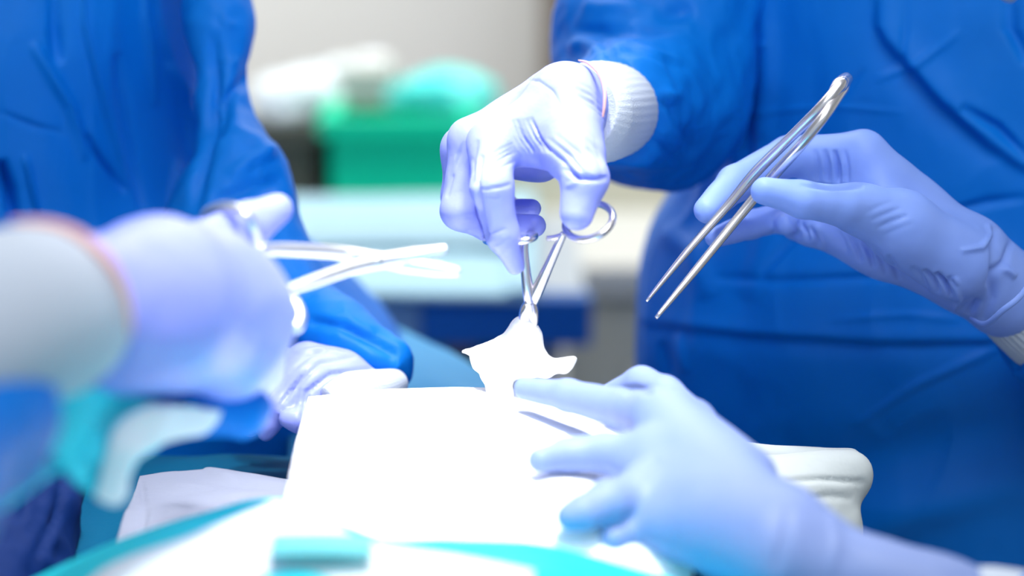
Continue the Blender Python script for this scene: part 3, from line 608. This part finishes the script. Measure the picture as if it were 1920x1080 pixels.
# absorbent pad at left, shade put into its lavender colour
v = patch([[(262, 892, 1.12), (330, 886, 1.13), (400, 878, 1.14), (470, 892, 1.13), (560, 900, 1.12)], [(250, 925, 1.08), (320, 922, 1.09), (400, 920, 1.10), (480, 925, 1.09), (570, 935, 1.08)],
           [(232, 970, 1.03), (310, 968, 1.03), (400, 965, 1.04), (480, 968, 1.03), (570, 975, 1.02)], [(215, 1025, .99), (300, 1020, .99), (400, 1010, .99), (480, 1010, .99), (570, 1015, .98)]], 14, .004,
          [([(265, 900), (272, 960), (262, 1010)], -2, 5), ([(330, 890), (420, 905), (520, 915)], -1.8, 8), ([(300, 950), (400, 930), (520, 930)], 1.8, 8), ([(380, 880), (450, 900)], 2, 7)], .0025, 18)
tag(mesh_obj('baked_light_pad', *v, PAD), 'crinkled absorbent pad left of the bright white towel, shade put into its lavender colour', 'pad')
# near cyan drape
r0 = [(-250, 1230, .94), (-60, 1150, .955), (60, 1085, .97), (220, 1014, .985), (370, 964, 1.0), (525, 934, 1.015), (700, 1006, .985), (850, 1010, .975), (1030, 1020, .965), (1240, 1078, .955), (1480, 1150, .95)]
K = .93
r1 = [(-250, 1280, .90), (-60, 1195, .915), (70, 1122, .925), (240, 1050, .935), (390, 1000, .945), (550, 990, .955), (700, 1034, .945), (850, 1036, .94), (1030, 1050, .93), (1235, 1130, .91), (1480, 1200, .90)]
r2 = [(-250, 1400, .84), (-60, 1300, .86), (80, 1220, .87), (260, 1140, .88), (410, 1080, .89), (570, 1050, .895), (700, 1080, .895), (850, 1090, .89), (1030, 1110, .88), (1220, 1190, .86), (1480, 1290, .85)]
r3 = [(p[0], p[1]+220, p[2]-.09) for p in r2]; r4 = [(p[0], p[1]+900, p[2]-.13) for p in r2]; r5 = [(p[0], p[1]+1900, p[2]-.14) for p in r2]
r0, r1, r2, r3, r4, r5 = [[(a_, b_, c_*K) for a_, b_, c_ in r_] for r_ in (r0, r1, r2, r3, r4, r5)]
rm = [(p[0]+4, p[1]+40, p[2]+.03) for p in r0]
tag(mesh_obj('cyan_drape', *patch([rm, r0, r1, r2, r3, r4, r5], 10, .003, [([(1080, 1050), (1150, 1075)], 1, 8)], .0012, 10), CYAN), 'bright cyan drape curving over the near side of the patient', 'drape')
sc = lambda G: [[(a_, b_, c_*K) for a_, b_, c_ in r_] for r_ in G]
v = patch(sc([[(515, 936, .985), (600, 972, .94), (720, 1020, .91), (860, 1040, .905), (1000, 1070, .89)], [(360, 1002, .935), (480, 1000, .92), (640, 1034, .895), (830, 1062, .892), (990, 1100, .88)],
           [(180, 1078, .905), (380, 1065, .89), (620, 1060, .885), (830, 1080, .88), (990, 1130, .87)], [(60, 1240, .86), (300, 1200, .85), (620, 1160, .85), (830, 1180, .845), (980, 1230, .84)]]), 12, .003, (), .0008, 10)
tag(mesh_obj('baked_light_pad', *v, WHITE), 'added white sheet standing for blown out light on the near cyan drape at the bottom edge', 'pad')  # white sheet laid on to paint the blown-out part of the drape
v = patch(sc([[(512, 1001, .905), (600, 999, .905), (700, 1001, .905)], [(508, 1018, .890), (600, 1016, .890), (700, 1018, .890)], [(508, 1036, .876), (600, 1034, .876), (702, 1036, .878)]]), 8, .001)
tag(mesh_obj('drape_shade_patch', *v, mat('less_lit_cyan', (.16, .62, .66), .7)), 'short cyan patch standing for the less lit drape below the front edge of the white towel', 'cloth')  # separate patch painting the less lit part of the near drape
# teal patient drape : the draped table
X0, X1 = -1.1, .14
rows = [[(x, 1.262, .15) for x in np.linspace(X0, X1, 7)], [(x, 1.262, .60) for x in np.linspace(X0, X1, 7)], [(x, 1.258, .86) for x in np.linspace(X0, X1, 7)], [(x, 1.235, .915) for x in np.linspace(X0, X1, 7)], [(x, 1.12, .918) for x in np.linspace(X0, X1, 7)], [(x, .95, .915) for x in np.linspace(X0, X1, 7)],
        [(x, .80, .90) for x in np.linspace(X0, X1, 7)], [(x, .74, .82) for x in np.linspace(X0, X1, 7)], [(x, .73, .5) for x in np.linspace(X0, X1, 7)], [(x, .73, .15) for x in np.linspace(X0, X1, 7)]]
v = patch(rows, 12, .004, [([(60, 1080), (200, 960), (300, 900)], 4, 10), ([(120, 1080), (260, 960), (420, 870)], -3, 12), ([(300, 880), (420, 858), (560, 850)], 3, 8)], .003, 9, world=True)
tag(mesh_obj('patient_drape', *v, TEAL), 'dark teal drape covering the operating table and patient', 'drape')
ot = thing('operating_table', 'operating table hidden under the teal drape', 'table', (-.35, 1.0, 0))
bevel(mesh_obj('table_top', *box((X0+.05, .79, .82), (X1-.05, 1.21, .89)), mat('black_mattress', (.02, .02, .02), .6), ot, False), .02)
mesh_obj('pedestal', *box((-.6, .87, .06), (-.2, 1.13, .82)), STEELP, ot, False)
mesh_obj('base', *box((-.85, .80, 0), (.05, 1.2, .06)), STEELP, ot, False)
# light blue drape beyond, to the left of the surgeon
v = patch([[(560, 560, 1.60), (640, 572, 1.59), (700, 596, 1.57), (780, 628, 1.52), (860, 668, 1.45), (920, 712, 1.38)],
           [(540, 600, 1.52), (620, 610, 1.50), (700, 630, 1.48), (780, 660, 1.43), (850, 695, 1.38), (910, 735, 1.33)],
           [(540, 690, 1.40), (620, 700, 1.38), (700, 710, 1.36), (780, 730, 1.34), (850, 750, 1.31), (900, 775, 1.28)],
           [(540, 900, 1.30), (620, 900, 1.29), (700, 900, 1.28), (780, 900, 1.28), (850, 900, 1.275), (900, 900, 1.27)]], 10, .004, amp=.002, sc=10)
tag(mesh_obj('light_blue_drape', *v, LBLUE), 'light blue drape sloping away behind the gauze and white towel', 'drape')
# blurred crumpled cloth under the foreground hand
v = join([patch([[(110, 735, .805), (200, 728, .825), (300, 762, .855), (400, 765, .895), (425, 780, .905)], [(85, 790, .80), (150, 790, .815), (230, 800, .84), (310, 800, .87), (400, 806, .895)],
           [(90, 840, .80), (135, 845, .812), (190, 860, .83), (240, 860, .85), (272, 842, .865)], [(140, 900, .815), (160, 915, .825), (180, 930, .835), (205, 928, .845), (235, 895, .855)]], 14, .003, amp=.005, sc=22, seed=3),
          patch([[(190, 800, .82), (100, 830, .81), (20, 880, .80), (-60, 940, .79)], [(200, 850, .815), (120, 865, .805), (40, 925, .795), (-60, 1000, .785)]], 14, .003, amp=.004, sc=22, seed=9)])
tag(mesh_obj('crumpled_drape', *v, mat('cyan_cloth', (.04, .80, .96), .7)), 'blurred crumpled cyan cloth below the foreground glove and cuff', 'cloth')
v = patch([[(290, 768, 0.835), (340, 762, 0.855), (420, 772, 0.885)], [(225, 800, 0.825), (300, 800, 0.840), (390, 808, 0.875)], [(205, 850, 0.820), (250, 860, 0.825), (270, 850, 0.840)], [(180, 935, 0.825), (215, 945, 0.830), (240, 925, 0.835)]], 12, .003, amp=.003, sc=25, seed=8)
tag(mesh_obj('grey_cloth', *v, mat('pale_grey_cloth', (.75, .82, .88), .8)), 'blurred pale grey cloth strip lying on the crumpled cyan cloth', 'cloth')

tag(mesh_obj('shade_dark_cloth', *sleeve([SS((-60, 1180, 1.00, 190), (20, 980, 1.045, 88), (72, 912, 1.075, 46)), SS((104, 905, 1.075, 34), (40, 1060, 1.02, 70))], .003, .02, .006, 18, 4, [([(120, 880), (110, 960), (60, 1060)], -4, 8), ([(60, 900), (40, 1000)], 3, 8)]), mat('shade_dark_cloth', (.0, .022, .14), .7, spec=.2, bump=((14, .45, .012, (1, 1, .5)),))), 'bunched blue gown cloth at the bottom left corner on the teal drape, shade put into its navy colour', 'cloth')  # gown blue darkened in colour for the shade under the near arm
